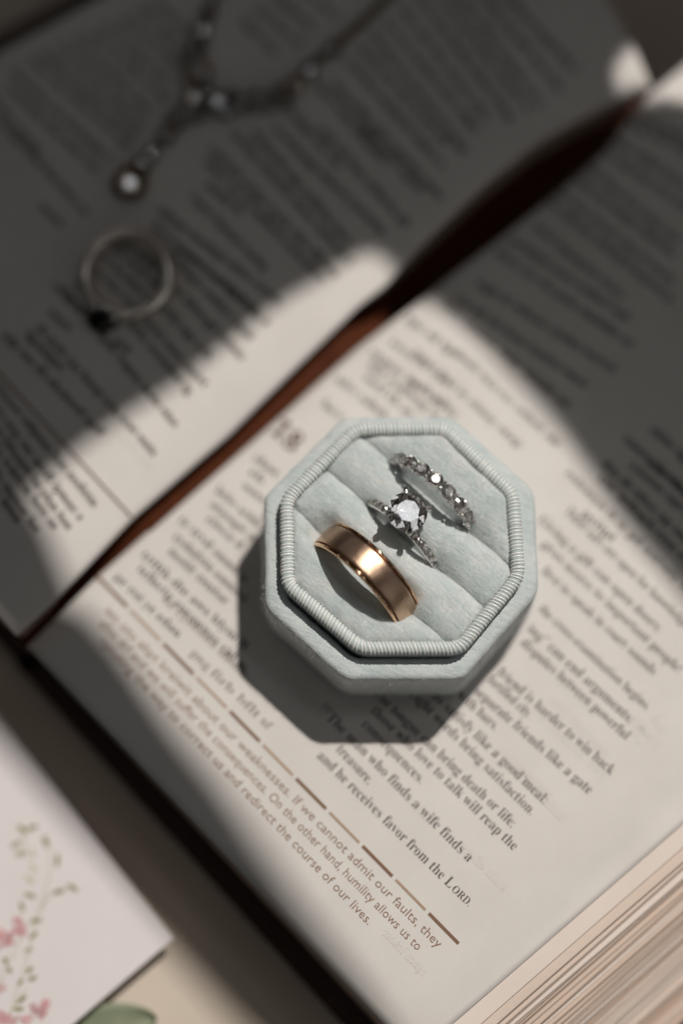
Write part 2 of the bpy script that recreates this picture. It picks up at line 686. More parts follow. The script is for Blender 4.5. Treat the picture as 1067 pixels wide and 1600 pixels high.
def glyphs(s, off=0.0, res=2):
    key = (s, off, res)
    if key in _cache:
        return _cache[key]
    cu = bpy.data.curves.new('t', 'FONT')
    cu.body = s
    cu.resolution_u = res
    cu.offset = off
    ob = bpy.data.objects.new('t', cu)
    COL.objects.link(ob)
    dg = bpy.context.evaluated_depsgraph_get()
    me = bpy.data.meshes.new_from_object(ob.evaluated_get(dg))
    vs = [(v.co.x, v.co.y) for v in me.vertices]
    fs = [tuple(p.vertices) for p in me.polygons]
    bpy.data.objects.remove(ob)
    bpy.data.curves.remove(cu)
    bpy.data.meshes.remove(me)
    w = max(v[0] for v in vs) if vs else 1
    _cache[key] = (vs, fs, w)
    return _cache[key]


def print_row(mb, s, p0, p1, size, off=0.0, res=2, lift=0.07, flip=False, mid=0.25, sag=0.0):
    vs, fs, w = glyphs(s, off, res)
    dx, dy = p1[0] - p0[0], p1[1] - p0[1]
    L = math.hypot(dx, dy)
    ux, uy = dx / L, dy / L
    out = []
    for x, y in vs:
        t = x / w
        if flip:
            t = 1 - t
        b = sag * 4 * t * (1 - t)
        h = (y - mid) * size + b
        out.append(onpage((p0[0] + dx * t + uy * h, p0[1] + dy * t - ux * h), lift))
    mb.add((out, fs))


ALPH = 'eeeeeeetttttaaaaoooooiiiinnnnsssshhhrrrrddllluuccmmffwwggyyppbbvk'
rt = random.Random(11)


def mumble(n):
    """letter shapes for lines too blurred to read"""
    s = ''
    while len(s) < n:
        s += ''.join(rt.choice(ALPH) for _ in range(rt.choice([2, 3, 3, 4, 4, 5, 6, 7, 8]))) + ' '
    return s[:n].strip() or 'n'


def mumble_row(mb, p0, p1, size, off, char=0.40, res=1, sag=0.0):
    L = math.hypot(p1[0] - p0[0], p1[1] - p0[1])
    print_row(mb, serif(mumble(max(2, int(L / (size * char * 1.13))))), p0, p1, size, off, res, sag=sag)


TH = -0.011
SZ = 24
body = MB()
for s, p0, p1 in [
    ('Wise words satisfy like a good meal;', (616, 1026), (852, 1252)),
    ('the right words bring satisfaction.', (620, 1060), (832, 1270)),
    ('The tongue can bring death or life;', (585, 1080), (802, 1289)),
    ('those who love to talk will reap the', (582, 1108), (805, 1325)),
    ('consequences.', (568, 1129), (660, 1221)),
    ('The man who finds a wife finds a', (513, 1118), (735, 1343)),
    ('treasure,', (528, 1168), (579, 1222)),
    ('and he receives favor from the L', (498, 1178), (706, 1384)),
    ('friend is harder to win back', (779, 1048), (957, 1207)),
    ('fortified city.', (764, 1060), (828, 1119)),
    ('separate friends like a gate', (742, 1077), (922, 1237)),
    ('with bars.', (716, 1083), (776, 1138)),
    ('ing” can end arguments;', (826, 980), (986, 1126)),
    ('disputes between powerful', (815, 1002), (980, 1152)),
    ('the cross-examination begins.', (843, 949), (1013, 1107)),
    ('first to speak in court sounds', (848, 890), (1022, 1051)),
    ('gives access to important people!', (847, 848), (1062, 1048)),
    ('Giving a gift can open doors;', (843, 810), (1030, 984)),
    ('Their ears are open for knowledge.', (884, 797), (1075, 980)),
]:
    print_row(body, serif(s), p0, p1, SZ if p0[1] > 960 else 22.5, TH, 2)
print_row(body, serif('ORD.'), (708, 1386), (735, 1412), 17.5, TH, 2, mid=0.34)
print_row(body, serif('22'), (502, 1104), (513, 1114), 12, TH, 1, mid=-0.1)
print_row(body, serif('21'), (548, 1040), (560, 1052), 12, TH, 1, mid=-0.1)
# rows out of focus on the same page: start, end
RB = [((910, 800), (958, 843)), ((885, 737), (1075, 922)),
      ((692, 472), (888, 636)), ((712, 464), (916, 602)), ((745, 440), (960, 578)),
      ((716, 552), (872, 696)), ((648, 548), (812, 696)), ((640, 592), (705, 640)),
      ((636, 497), (716, 556)), ((612, 533), (700, 600)), ((579, 548), (714, 652)), ((576, 569), (684, 650)), ((570, 587), (645, 650)),
      ((525, 590), (604, 652)), ((504, 629), (535, 654)),
      ((775, 392), (988, 540)), ((795, 372), (981, 498)), ((835, 352), (973, 464)),
      ((845, 305), (1050, 469)), ((860, 290), (1053, 440)), ((890, 270), (1053, 398)), ((910, 255), (1059, 377)),
      ((935, 228), (1075, 326)), ((950, 212), (1075, 294)), ((982, 190), (1080, 240)), ((1000, 182), (1085, 226)),
      ((975, 684), (1075, 770)), ((1016, 669), (1080, 724)), ((935, 745), (1075, 878)), ((942, 722), (1075, 846)), ((985, 725), (1080, 806)), ((1013, 722), (1080, 778)),
      ((397, 713), (435, 742)), ((391, 735), (412, 753)), ((380, 758), (415, 783)), ((338, 764), (405, 821)), ((330, 786), (400, 845)),
      ((324, 809), (378, 855)), ((282, 811), (385, 906)), ((273, 837), (385, 938)), ((265, 859), (355, 942)), ((223, 865), (385, 1012)),
      ((217, 887), (385, 1046)), ((181, 899), (281, 993)), ((300, 1018), (327, 1044)), ((331, 1049), (364, 1081)), ((372, 1088), (403, 1119)), ((409, 1124), (422, 1138)),
      ((258, 936), (385, 1056))]
fade = MB()
for p0, p1 in RB:
    mumble_row(fade if 900 < p0[1] and p0[0] < 420 else body, p0, p1, 20.5 if p0[1] < 560 else 21.5, 0.004 if (p0[1] < 530 or p0[0] > 930) else (-0.008 if p0[1] < 1000 else -0.011))
body.build('printed_text', M_INK, pageR, False)
fade.build('printed_text', M_FADE, pageR, False)

# footnote under the dashed rule
foot = MB()
F = 21.0
print_row(foot, mumble(20) + ' about our weaknesses. If we cannot admit our faults, they', (166, 951), (687, 1478), F, -0.004, 2)
print_row(foot, mumble(8) + ' and we will suffer the consequences. On the other hand, humility allows us to', (158, 972), (655, 1482), F, -0.004, 2)
print_row(foot, mumble(5) + 'ing the way to correct us and redirect the course of our lives.', (158, 1000), (578, 1442), F, -0.004, 2)
foot.build('footnote_text', M_INK2, pageR, False)


def dash(mb, p0, p1, wpx):
    dx, dy = p1[0] - p0[0], p1[1] - p0[1]
    L = math.hypot(dx, dy)
    nx, ny = dy / L * wpx / 2, -dx / L * wpx / 2
    vs = []
    n = max(2, int(L / 12))
    for i in range(n + 1):
        t = i / n
        for s in (-1, 1):
            vs.append(onpage((p0[0] + dx * t + nx * s, p0[1] + dy * t + ny * s), 0.075))
    mb.add((vs, grid_faces(n + 1, 2)))


R0, R1 = (151, 899), (720, 1478)
n = 11
for i in range(n):
    t0, t1 = (i + 0.03) / n, (i + 0.93) / n
    q0 = (lerp(R0[0], R1[0], t0), lerp(R0[1], R1[1], t0))
    q1 = (lerp(R0[0], R1[0], t1), lerp(R0[1], R1[1], t1))
    mb = MB()
    dark = (i % 2 == 0)
    dash(mb, q0, q1, 5.2 if dark else 4.0)
    mb.build('rule_dash', M_DASH if dark else M_RULE, pageR, False)

num = MB()
print_row(num, serif('18'), (428, 664), (463, 700), 46, 0.0, 2)
num.build('chapter_number', M_INK3, pageR, False)

# faint print showing through from the back of the leaf
gh = MB()
for p0, p1 in [((860, 1090), (950, 1180)), ((835, 1110), (945, 1215)),
               ((870, 1060), (930, 1116)), ((780, 1170), (860, 1245)), ((800, 1200), (880, 1280)), ((600, 1455), (665, 1522)),
               ((615, 1225), (680, 1290)), ((960, 1100), (1030, 1165)), ((720, 1320), (790, 1390))]:
    print_row(gh, serif(mumble(12)), p0, p1, 22, 0.0, 1, 0.05, True)
print_row(gh, serif('18'), (990, 1160), (1046, 1125), 40, -0.01, 1, 0.05, True)
gh.build('show_through_print', M_GHOST, pageR, False)

# the shaded page: rows out of focus
LB = [((6, 521), (162, 680)), ((42, 521), (99, 578)), ((60, 509), (243, 710)), ((78, 485), (111, 515)), ((99, 452), (276, 665)), ((120, 440), (180, 506)),
      ((180, 530), (204, 551)), ((204, 503), (298, 615)), ((222, 494), (322, 603)), ((246, 470), (330, 560)), ((270, 446), (380, 560)),
      ((-40, 560), (150, 790)), ((-40, 592), (128, 812)), ((-40, 622), (110, 826)), ((-40, 655), (88, 826)), ((-40, 690), (60, 830)), ((-40, 722), (30, 815)),
      ((247, 326), (439, 472)), ((240, 350), (405, 490)), ((264, 394), (394, 529)), ((285, 390), (420, 506)), ((84, 444), (150, 500)), ((152, 392), (240, 474)), ((168, 378), (258, 456)), ((140, 412), (222, 490)), ((186, 372), (262, 430)),
      ((300, 305), (416, 421)), ((322, 287), (379, 332)), ((322, 250), (505, 438)), ((330, 232), (526, 432)), ((364, 205), (548, 410)),
      ((395, 205), (546, 380)), ((430, 200), (600, 364)), ((455, 175), (532, 261)), ((500, 200), (637, 353)), ((560, 190), (660, 301)),
      ((520, 130), (690, 310)), ((490, 125), (600, 252)), ((545, 95), (692, 260)), ((560, 70), (700, 225)), ((579, 48), (728, 238)), ((600, 30), (745, 205)),
      ((625, 10), (762, 188)), ((650, -10), (800, 188)), ((672, -25), (825, 172)), ((700, -30), (846, 168)), ((735, -30), (876, 140)), ((770, -30), (900, 112)),
      ((0, 188), (137, 334)), ((-30, 130), (60, 238)), ((64, 321), (99, 353)), ((13, 134), (153, 267)), ((20, 110), (170, 250)), ((48, 92), (204, 229)), ((66, 80), (214, 214)),
      ((96, 70), (225, 198)), ((120, 60), (235, 176)), ((143, 50), (262, 158)), ((165, 36), (262, 128)), ((191, 26), (280, 104)), ((215, 12), (290, 84)),
      ((238, 0), (310, 64)), ((380, 30), (432, 84)), ((400, 10), (470, 70)), ((430, -8), (490, 45)), ((470, -20), (530, 30))]
body = MB()
for p0, p1 in LB:
    mumble_row(body, p0, p1, 20, 0.008)
body.build('printed_text', M_INK, pageL, False)
mb = MB()
dash(mb, (-60, 520), (206, 808), 3.4)
mb.build('footnote_rule', M_INK3, pageL, False)
gh = MB()
for p0, p1 in [((190, 680), (240, 735)), ((150, 600), (190, 650))]:
    print_row(gh, serif(mumble(9)), p0, p1, 18, 0.0, 1, 0.05, True)
gh.build('show_through_print', M_GHOST, pageL, False)

# ------------------------------------------------------------------ ring box
H = 15.0
OCT = [(535, 651), (706, 649), (835, 765), (842, 925), (722, 1062), (538, 1062), (414, 950), (412, 775)]
TRI = [(551, 661), (697, 660), (810, 768), (820, 903), (722, 1022), (560, 1022), (440, 918), (438, 777)]
octw = [unp(x, y, H) for x, y in OCT]
triw = [unp(x, y, H + 2.2) for x, y in TRI]
bc = sum(octw, Vector()) / 8
box = thing('ring_box', Vector((bc.x, bc.y, 0)), 'octagonal pale blue-grey velvet ring box with ribbed cord rim standing on the page', 'ring box')


def xy(v):
    return Vector((v.x, v.y, 0))


def inset_poly(poly, d):
    """inset a convex polygon (world xy) by d metres"""
    n = len(poly)
    c = sum(poly, Vector()) / n
    lines = []
    for i in range(n):
        p, q = poly[i], poly[(i + 1) % n]
        nn = Vector((-(q - p).y, (q - p).x, 0)).normalized()
        if nn.dot(c - p) < 0:
            nn = -nn
        lines.append((p + nn * d, (q - p).normalized()))
    out = []
    for i in range(n):
        p, u = lines[i - 1]
        q, w = lines[i]
        den = u.x * w.y - u.y * w.x
        t = ((q.x - p.x) * w.y - (q.y - p.y) * w.x) / den
        out.append(p + u * t)
    return out


def rounded(poly, r, seg=6, per=10):
    """closed outline of a convex polygon with rounded corners, resampled"""
    n = len(poly)
    pts = []
    for i in range(n):
        p, a, b = poly[i], poly[i - 1], poly[(i + 1) % n]
        u, w = (a - p).normalized(), (b - p).normalized()
        s0, s1 = p + u * r, p + w * r
        for k in range(seg + 1):
            t = k / seg
            pts.append(s0 * (1 - t) ** 2 + p * 2 * t * (1 - t) + s1 * t * t)
        e = b + (p - b).normalized() * r
        for k in range(1, per):
            pts.append(s1.lerp(e, k / per))
    return pts


O2 = [xy(v) for v in octw]
T2 = [xy(v) for v in triw]
# outer shell: wall, rounded shoulder and ledge
prof = [(0.7, 0.0), (0.25, 0.35), (0.08, 1.2), (0.0, 4.0), (-0.06, 7.0), (0.0, H - 1.2), (0.12, H - 0.55), (0.45, H - 0.14), (0.95, H), (2.0, H + 0.05), (3.2, H), (3.6, H - 0.2), (3.7, 1.5), (8.0, 1.2)]
vs = []
cnt = None
for d, zz in prof:
    ring = rounded(inset_poly(O2, d * K), (1.7 - min(0.6, max(0, d) * 0.3)) * K, 6, 12)
    cnt = len(ring)
    for i, p in enumerate(ring):
        vs.append(Vector((p.x, p.y, zz * K)))
fs = grid_faces(len(prof), cnt, False, True)
fs.append(tuple(range(cnt))[::-1])
fs.append(tuple(range((len(prof) - 1) * cnt, len(prof) * cnt)))
# soft unevenness of hand-covered velvet
for v in vs:
    q = math.sin(v.x * 900 + v.z * 700) * math.sin(v.y * 760 + 1.3) * 0.05 + math.sin(v.x * 2400 + v.y * 1700) * 0.02
    if v.z > 0.001:
        v += Vector((v.x - bc.x, v.y - bc.y, 0)).normalized() * q * K + Vector((0, 0, 0.05 * K * math.sin(v.x * 1900 - v.y * 1500)))
shell = mesh_obj('outer_shell', vs, fs, M_VELV, box, True)

# corded rim: liner wall + half-round band, then ribs
TW = 2.05                     # band width mm
Tm = inset_poly(T2, TW / 2 * K)
prof = [(1.02, -3.2), (1.02, -0.6), (1.0, 0.1), (0.9, 0.5), (0.55, 0.74), (0, 0.8), (-0.55, 0.74), (-0.9, 0.5), (-1.0, 0.1), (-1.0, -1.6)]
ZT = H + 2.0
vs = []
for d, zz in prof:
    ring = rounded(inset_poly(Tm, -d * K), (1.6 + d * 0.5) * K, 6, 12)
    cnt = len(ring)
    vs += [Vector((p.x, p.y, (ZT + zz) * K)) for p in ring]
rim = mesh_obj('corded_rim', vs, grid_faces(len(prof), cnt, False, True), M_TRIM, box, True)

# one rib: a small cord arched across the band (local x along band, y outwards, z up)
arch = []
for i in range(11):
    a = math.radians(-32 + 244 * i / 10) if False else math.radians(188 - 206 * i / 10)
    arch.append(Vector((0, -math.cos(a) * -1.03 * K, math.sin(a) * 1.08 * K)))
path = [Vector((0, -1.03 * math.cos(math.radians(-20 + 206 * i / 10)) * -1 * K, (0.78 if -20 + 206 * i / 10 > 0 and -20 + 206 * i / 10 < 180 else 1.0) * math.sin(math.radians(-20 + 206 * i / 10)) * K)) for i in range(11)]
rv, rf = tube(path, [0.165 * K] * 11, 8, True)
rmesh = bpy.data.meshes.new('rib')
rmesh.from_pydata([tuple(v) for v in rv], [], rf)
rmesh.shade_smooth()
rmesh.materials.append(M_RIB)
loop = rounded(Tm, 1.7 * K, 6, 12)
L = [0]
for i in range(len(loop)):
    L.append(L[-1] + (loop[(i + 1) % len(loop)] - loop[i]).length)
NR = 200
tc = sum(Tm, Vector()) / 8
rr = random.Random(2)
for k in range(NR):
    s = L[-1] * (k + rr.uniform(-0.13, 0.13) + 0.2 * math.sin(k * 0.11)) / NR
    s = s % L[-1]
    i = max(j for j in range(len(loop)) if L[j] <= s + 1e-12)
    p, q = loop[i], loop[(i + 1) % len(loop)]
    f = (s - L[i]) / max(1e-9, L[i + 1] - L[i])
    pos = p.lerp(q, f)
    ahead = loop[(i + 2) % len(loop)] - loop[i - 1]
    tdir = ahead.normalized()
    outd = Vector((tdir.y, -tdir.x, 0))
    if outd.dot(pos - tc) < 0:
        outd = -outd
    # the cord is wound with a slight lean that shows most on the near sides
    lean = 0.10 + 0.22 * max(0, -outd.y) + rr.uniform(-0.03, 0.03)
    xa = (tdir * math.cos(lean) + outd * math.sin(lean)).normalized()
    ya = Vector((xa.y, -xa.x, 0))
    if ya.dot(outd) < 0:
        ya = -ya
    m = Matrix((xa, ya, Vector((0, 0, 1)))).transposed().to_4x4()
    m.translation = Vector((pos.x, pos.y, (ZT + rr.uniform(-0.03, 0.03)) * K))
    o = bpy.data.objects.new('rib', rmesh)
    COL.objects.link(o)
    o.parent = rim
    o.matrix_parent_inverse = Matrix.Translation(-box.location)
    o.matrix_basis = m @ Matrix.Diagonal((rr.uniform(0.85, 1.2), rr.uniform(0.98, 1.04), rr.uniform(0.96, 1.05), 1))
    o.matrix_parent_inverse = Matrix.Identity(4)

# cushion rolls with three ring slots
ZC = H + 2.4                  # nominal top of the cushion
def cxy(px, py):
    return xy(unp(px, py, ZC))


SE = [((478, 812), (690, 988)), ((510, 729), (745, 935)), ((565, 683), (790, 870))]
tdir = (cxy(*SE[1][1]) - cxy(*SE[1][0])).normalized()
sdir = Vector((-tdir.y, tdir.x, 0))
if sdir.y < 0:
    sdir = -sdir
o0 = cxy(630, 845)
seam = [((cxy(*a) + cxy(*b)) / 2 - o0).dot(sdir) for a, b in SE]
I2 = inset_poly(T2, (TW - 0.15) * K)
Iin = [((p - o0).dot(sdir), (p - o0).dot(tdir)) for p in I2]


def edge_dist(s, t):
    n = len(Iin)
    best = 1e9
    for i in range(n):
        (a, b), (c, d) = Iin[i], Iin[(i + 1) % n]
        L_ = math.hypot(c - a, d - b)
        dist = abs((c - a) * (t - b) - (d - b) * (s - a)) / L_
        best = min(best, dist)
    return best


def t_range(s):
    ts = []
    n = len(Iin)
    for i in range(n):
        (a, b), (c, d) = Iin[i], Iin[(i + 1) % n]
        if (a - s) * (c - s) <= 0 and abs(c - a) > 1e-9:
            ts.append(b + (d - b) * (s - a) / (c - a))
    return min(ts), max(ts)


smin, smax = min(p[0] for p in Iin), max(p[0] for p in Iin)
bounds = [smin + 1e-5] + seam + [smax - 1e-5]


def cush_z(s, t):
    """height of the cushion surface in mm"""
    i = max(0, min(3, sum(1 for b in bounds[1:4] if s > b)))
    a, b = bounds[i], bounds[i + 1]
    x = 2 * (s - a) / (b - a) - 1
    if i == 0:
        x = max(0, x)
    if i == 3:
        x = min(0, x)
    near = math.exp(-(max(0, abs(t / K) - 6.5) / 3.0) ** 2)
    puff = (max(0, 1 - abs(x) ** 2.4)) ** 0.6
    dep = 1.5 + 2.1 * near
    zz = H + 2.7 - dep * (1 - puff)
    e = edge_dist(s, t) / K
    zz -= 1.2 * math.exp(-e / 0.6)
    tt = t / K
    zz += 0.16 * math.sin(tt * 0.55 + i * 1.7) + 0.07 * math.sin(tt * 1.5 + s / K * 0.8 + i)
    if i < 2:
        zz -= 2.4 * math.exp(-((s - seam[0]) / (2.9 * K)) ** 4) * math.exp(-(max(0, abs(tt + 2.2) - 8.5) / 2.2) ** 2)
    # the pile is pushed down and creased near the slots
    zz += 0.05 * math.sin(tt * 3.1 + i) * math.exp(-((1 - abs(x)) / 0.25) ** 2)
    return zz


for i in range(4):
    a, b = bounds[i], bounds[i + 1]
    ns, nt = 46, 70
    vs = []
    for u in range(ns):
        q = u / (ns - 1)
        q = 0.5 - 0.5 * math.cos(math.pi * q)
        s = lerp(a + 0.02 * K, b - 0.02 * K, q)
        t0, t1 = t_range(s)
        for v in range(nt):
            w = 0.5 - 0.5 * math.cos(math.pi * v / (nt - 1))
            t = lerp(t0, t1, w)
            p = o0 + sdir * s + tdir * t
            vs.append(Vector((p.x, p.y, cush_z(s, t) * K)))
    o = mesh_obj('cushion_roll', vs, grid_faces(ns, nt), M_CUSH, box, True)
    if sum(f.normal.z for f in o.data.polygons) < 0:
        o.data.flip_normals()


# short pile standing off the velvet
def pile(o, count, length, seed):
    md_ = o.modifiers.new('pile', 'PARTICLE_SYSTEM')
    ps = md_.particle_system
    ps.seed = seed
    st_ = ps.settings
    st_.type = 'HAIR'
    st_.count = count
    st_.hair_length = length
    st_.hair_step = 2
    st_.display_step = 2
    st_.render_step = 2
    st_.emit_from = 'FACE'
    st_.use_emit_random = True
    st_.use_even_distribution = True
    st_.use_advanced_hair = True
    st_.factor_random = length * 0.9
    st_.root_radius = 1.0
    st_.tip_radius = 0.3
    st_.radius_scale = 0.012 * K
    st_.material = 2
    o.data.materials.append(M_PILE)


for o in box.children:
    if o.name.startswith('outer_shell'):
        pile(o, 60000, 0.28 * K, 1)
    elif o.name.startswith('cushion_roll'):
        pile(o, 20000, 0.22 * K, 5)


# ------------------------------------------------------------------ rings in the box
def ring_frame(e0, e1, zs, R, rise, lean):
    """ring standing in a slot: chord ends e0,e1 (photo px) at height zs, rising 'rise' mm above it, leaning about the chord"""
    A, B = unp(e0[0], e0[1], zs), unp(e1[0], e1[1], zs)
    mid = (A + B) / 2
    td = xy(B - A).normalized()
    sd = Vector((-td.y, td.x, 0))
    if sd.y < 0:
        sd = -sd
    upd = (Vector((0, 0, 1)) * math.cos(lean) + sd * math.sin(lean)).normalized()
    c = mid + upd * (rise - R) * K
    axis = sd * math.cos(lean) - Vector((0, 0, 1)) * math.sin(lean)
    return frame_at(c, axis, upd), td, upd, axis


# wide brushed gold band
R = 10.2
mt, td, upd, axis = ring_frame((512, 836), (633, 954), ZC - 0.5, R, 6.6, math.radians(3))
wb = thing('wedding_band', mt.translation, 'wide brushed rose gold band with thin polished edges standing in the box slot', 'ring', 'rings in the velvet box')
W = 2.75
# local z axis points to the far side
prof = [(R - 0.08, -W + 0.80)] + [(R + 0.08 - 0.10 * (x / 2.1) ** 2, x) for x in (-1.9, -1.5, -0.8, 0, 0.8, 1.5, 1.9)] + [(R - 0.08, W - 0.80), (R - 0.9, W - 0.80), (R - 0.9, -W + 0.80)]
vs, fs = lathe(prof, 160, Matrix.Identity(4))
ob = mesh_obj('band', vs, fs, M_GOLD, None, True)
ob.parent = wb
ob.matrix_basis = mt.to_3x3().to_4x4()
for s in (-1, 1):
    pr = [(R - 0.60, s * (W - 0.58)), (R - 0.26, s * (W - 0.54)), (R - 0.12, s * (W - 0.45)), (R - 0.10, s * (W - 0.32)), (R - 0.2, s * (W - 0.12)), (R - 0.45, s * W), (R - 1.2, s * (W - 0.1)),
          (R - 1.55, s * (W - 0.7)), (R - 1.2, s * (W - 0.9))]
    if s < 0:
        pr = pr[::-1]
    vs, fs = lathe(pr, 128, mt)
    mesh_obj('polished_rim', vs, fs, M_GOLDP, wb, True)
vs, fs = lathe([(R - 0.95, -W + 0.9), (R - 0.95, W - 0.9), (R - 1.6, W - 0.75), (R - 1.66, 0), (R - 1.6, -W + 0.75)], 96, mt)
mesh_obj('inner_lining', vs, fs, M_GOLDP, wb, True)


def brilliant(r, mtx=None, table=0.56, crown=0.30, pav=0.84, n=8, dome=0.0):
    """round brilliant gem, girdle radius r (mm), local z up"""
    bm = bmesh.new()
    pts = []
    for i in range(n):
        a = 2 * math.pi * i / n
        pts.append((table * math.cos(a), table * math.sin(a), crown))
        a2 = a + math.pi / n
        pts.append((0.80 * math.cos(a2), 0.80 * math.sin(a2), crown * 0.545))
        pts.append((0.26 * math.cos(a2), 0.26 * math.sin(a2), -pav * 0.765))
    for i in range(2 * n):
        a = math.pi * i / n
        pts.append((math.cos(a), math.sin(a), 0.02))
        pts.append((math.cos(a), math.sin(a), -0.03))
    pts.append((0, 0, -pav))
    if dome:
        pts.append((0.05, 0.03, crown + dome))
    for p in pts:
        bm.verts.new(Vector(p) * r * K)
    bmesh.ops.convex_hull(bm, input=bm.verts)
    bmesh.ops.dissolve_limit(bm, angle_limit=math.radians(0.25), verts=bm.verts, edges=bm.edges)
    bmesh.ops.recalc_face_normals(bm, faces=bm.faces)
    for f in bm.faces:
        f.material_index = 1 if f.calc_center_median().z < -0.035 * r * K else 0
    if mtx:
        bm.transform(mtx)
    return bm


def gem(name, bm, mat, parent):
    o = bm_obj(name, bm, mat, parent)
    o.data.materials.append(M_FOIL if mat is not M_BLACK else M_BLACK)
    return o


def gem_frame(pos, up, spin=0.0):
    z_ = up.normalized()
    x_ = Vector((1, 0, 0)) - z_ * z_.x
    x_.normalize()
    y_ = z_.cross(x_)
    m = Matrix((x_, y_, z_)).transposed().to_4x4()
    m.translation = pos
    return m @ Matrix.Rotation(spin, 4, 'Z')


# solitaire with diamond-set shoulders
R = 8.9
mt, td, upd, axis = ring_frame((572, 776), (684, 884), ZC - 0.6, R, 3.6, math.radians(4))
sr = thing('solitaire_ring', mt.translation, 'silver engagement ring with one large round diamond on a slim diamond-set band', 'ring', 'rings in the velvet box')
pr = []
for k in range(14):
    an = 2 * math.pi * k / 14
    pr.append((R - 0.55 + 0.55 * math.cos(an), 0.72 * math.sin(an)))
vs, fs = lathe(pr, 110, mt)
mesh_obj('band', vs, fs, M_SILV, sr, True)
head_px = (638, 798)
hz = ZC + 5.0
HP = unp(head_px[0], head_px[1], hz)
hup = ((CAM - HP).normalized() + (GLARE - HP).normalized()).normalized()
GR = 3.35
gm = gem_frame(HP - hup * 0.3 * GR * K, hup, 0.2)
cd = gem('centre_diamond', brilliant(GR, gm, dome=0.011), M_DIA, sr)
# added lamps, placed where some crown facets mirror them towards the lens
nl = 0
for f in cd.data.polygons:
    if f.material_index or f.normal.dot(hup) > 0.985:
        continue
    vdir = (CAM - HP).normalized()
    rf_ = f.normal * 2 * f.normal.dot(vdir) - vdir
    nl += 1
    if rf_.z > 0.10 and rf_.dot(vdir) < 0.9 and nl % 5 in (1, 3) and rf_.dot(SUN_AZ) < 0.75:
        area('glint_lamp', HP + rf_ * 0.30, HP, 0.022, 0.022, 0.0052, (1, 0.985, 0.97))
# basket and claws
base = HP - hup * 3.2 * K
mb = MB()
bf = gem_frame(base, hup)
vs, fs = lathe([(1.35 + 0.28 * math.cos(a_), 0.28 * math.sin(a_)) for a_ in [k * math.pi / 4 for k in range(8)]], 32, bf)
mb.add((vs, fs))
bf2 = gem_frame(HP - hup * 1.75 * K, hup)
vs, fs = lathe([(2.35 + 0.24 * math.cos(a_), 0.24 * math.sin(a_)) for a_ in [k * math.pi / 4 for k in range(8)]], 40, bf2)
mb.add((vs, fs))
mb.build('basket', M_SILV, sr)
for ang in (98, 8, -86, 188):
    an = math.radians(ang)
    d = Vector((math.cos(an), math.sin(an), 0))
    d = (d - hup * d.dot(hup)).normalized()
    prof_ = [(1.2, -3.3), (2.0, -2.4), (2.75, -1.6), (3.3, -0.9), (3.52, -0.35), (3.42, 0.12), (3.05, 0.36), (2.72, 0.38)]
    path = [HP + d * r_ * K + hup * (h_) * K for r_, h_ in prof_]
    vs, fs = tube(path, [x * K for x in (0.45, 0.45, 0.47, 0.5, 0.55, 0.55, 0.44, 0.22)], 10)
    mesh_obj('claw', vs, fs, M_SILV, sr, True)
# shoulder stones: angle measured from the top of the ring
for side in (-1, 1):
    for k in range(5):
        an = side * math.radians(19.5 + 10.2 * k)
        rad = upd * math.cos(an) + td * math.sin(an)
        c = mt.translation + rad * (R + 0.05) * K
        sg = gem('shoulder_diamond', brilliant(0.74, gem_frame(c, rad, 0.3 * k)), M_MELEE, sr)
        for sx in (-1, 1):
            an2 = an + math.radians(5.1)
            r2 = upd * math.cos(an2) + td * math.sin(an2)
            c2 = mt.translation + r2 * (R + 0.12) * K + axis * sx * 0.52 * K
            vs, fs = ico(c2, 0.21 * K, sub=2)
            mesh_obj('bead', vs, fs, M_SILV, sg, True)

# seven-stone band
R = 9.4
mt, td, upd, axis = ring_frame((610, 714), (739, 823), ZC - 0.9, R, 5.2, math.radians(6))
er = thing('diamond_band', mt.translation, 'silver band with a row of seven round diamonds in shared beads, arched over the cushion', 'ring', 'rings in the velvet box')
vs, fs = lathe([(R - 0.75 + 0.5 * math.cos(a_), 0.62 * math.sin(a_)) for a_ in [k * math.pi / 6 for k in range(12)]], 100, mt)
mesh_obj('band', vs, fs, M_SILV, er, True)
for k in range(7):
    an = math.radians((k - 3) * 17.6)
    rad = upd * math.cos(an) + td * math.sin(an)
    c = mt.translation + rad * (R + 0.35) * K
    rd = gem('round_diamond', brilliant(1.34, gem_frame(c, rad, 0.4 * k)), M_MELEE, er)
    vdir = (CAM - c).normalized()
    cand = []
    for f in rd.data.polygons:
        rf_ = f.normal * 2 * f.normal.dot(vdir) - vdir
        if f.material_index == 0 and f.area > 0.18e-6 and 0.2 < rf_.z and rf_.dot(vdir) < 0.88 and rf_.dot(SUN_AZ) < 0.7:
            cand.append(rf_)
    for rf_ in cand[k % 2:4:2]:
        area('glint_lamp', c + rf_ * 0.30, c, 0.018, 0.018, 0.0035, (1, 0.98, 0.96))  # added lamp, set to make a facet of this stone flash
    # cup under the stone
    vs, fs = lathe([(0.4, -1.15), (0.5, -1.0), (0.8, -0.6), (0.86, -0.5), (0.74, -0.5), (0.4, -0.95)], 20, gem_frame(c, rad))
    mesh_obj('collet', vs, fs, M_SILV, er, True)
for k in range(8):
    an = math.radians((k - 3.5) * 17.6)
    rad = upd * math.cos(an) + td * math.sin(an)
    for sx in (-1, 1):
        c = mt.translation + rad * (R + 0.28) * K + axis * sx * 0.72 * K
        path = [c - rad * 1.2 * K, c - rad * 0.5 * K, c + rad * 0.1 * K, c + rad * 0.3 * K]
        vs, fs = tube(path, [0.24 * K, 0.27 * K, 0.33 * K, 0.2 * K], 10)
        mbx = MB().add((vs, fs)).add(ico(c + rad * 0.2 * K, 0.35 * K))
        mbx.build('shared_claw', M_SILV, er)

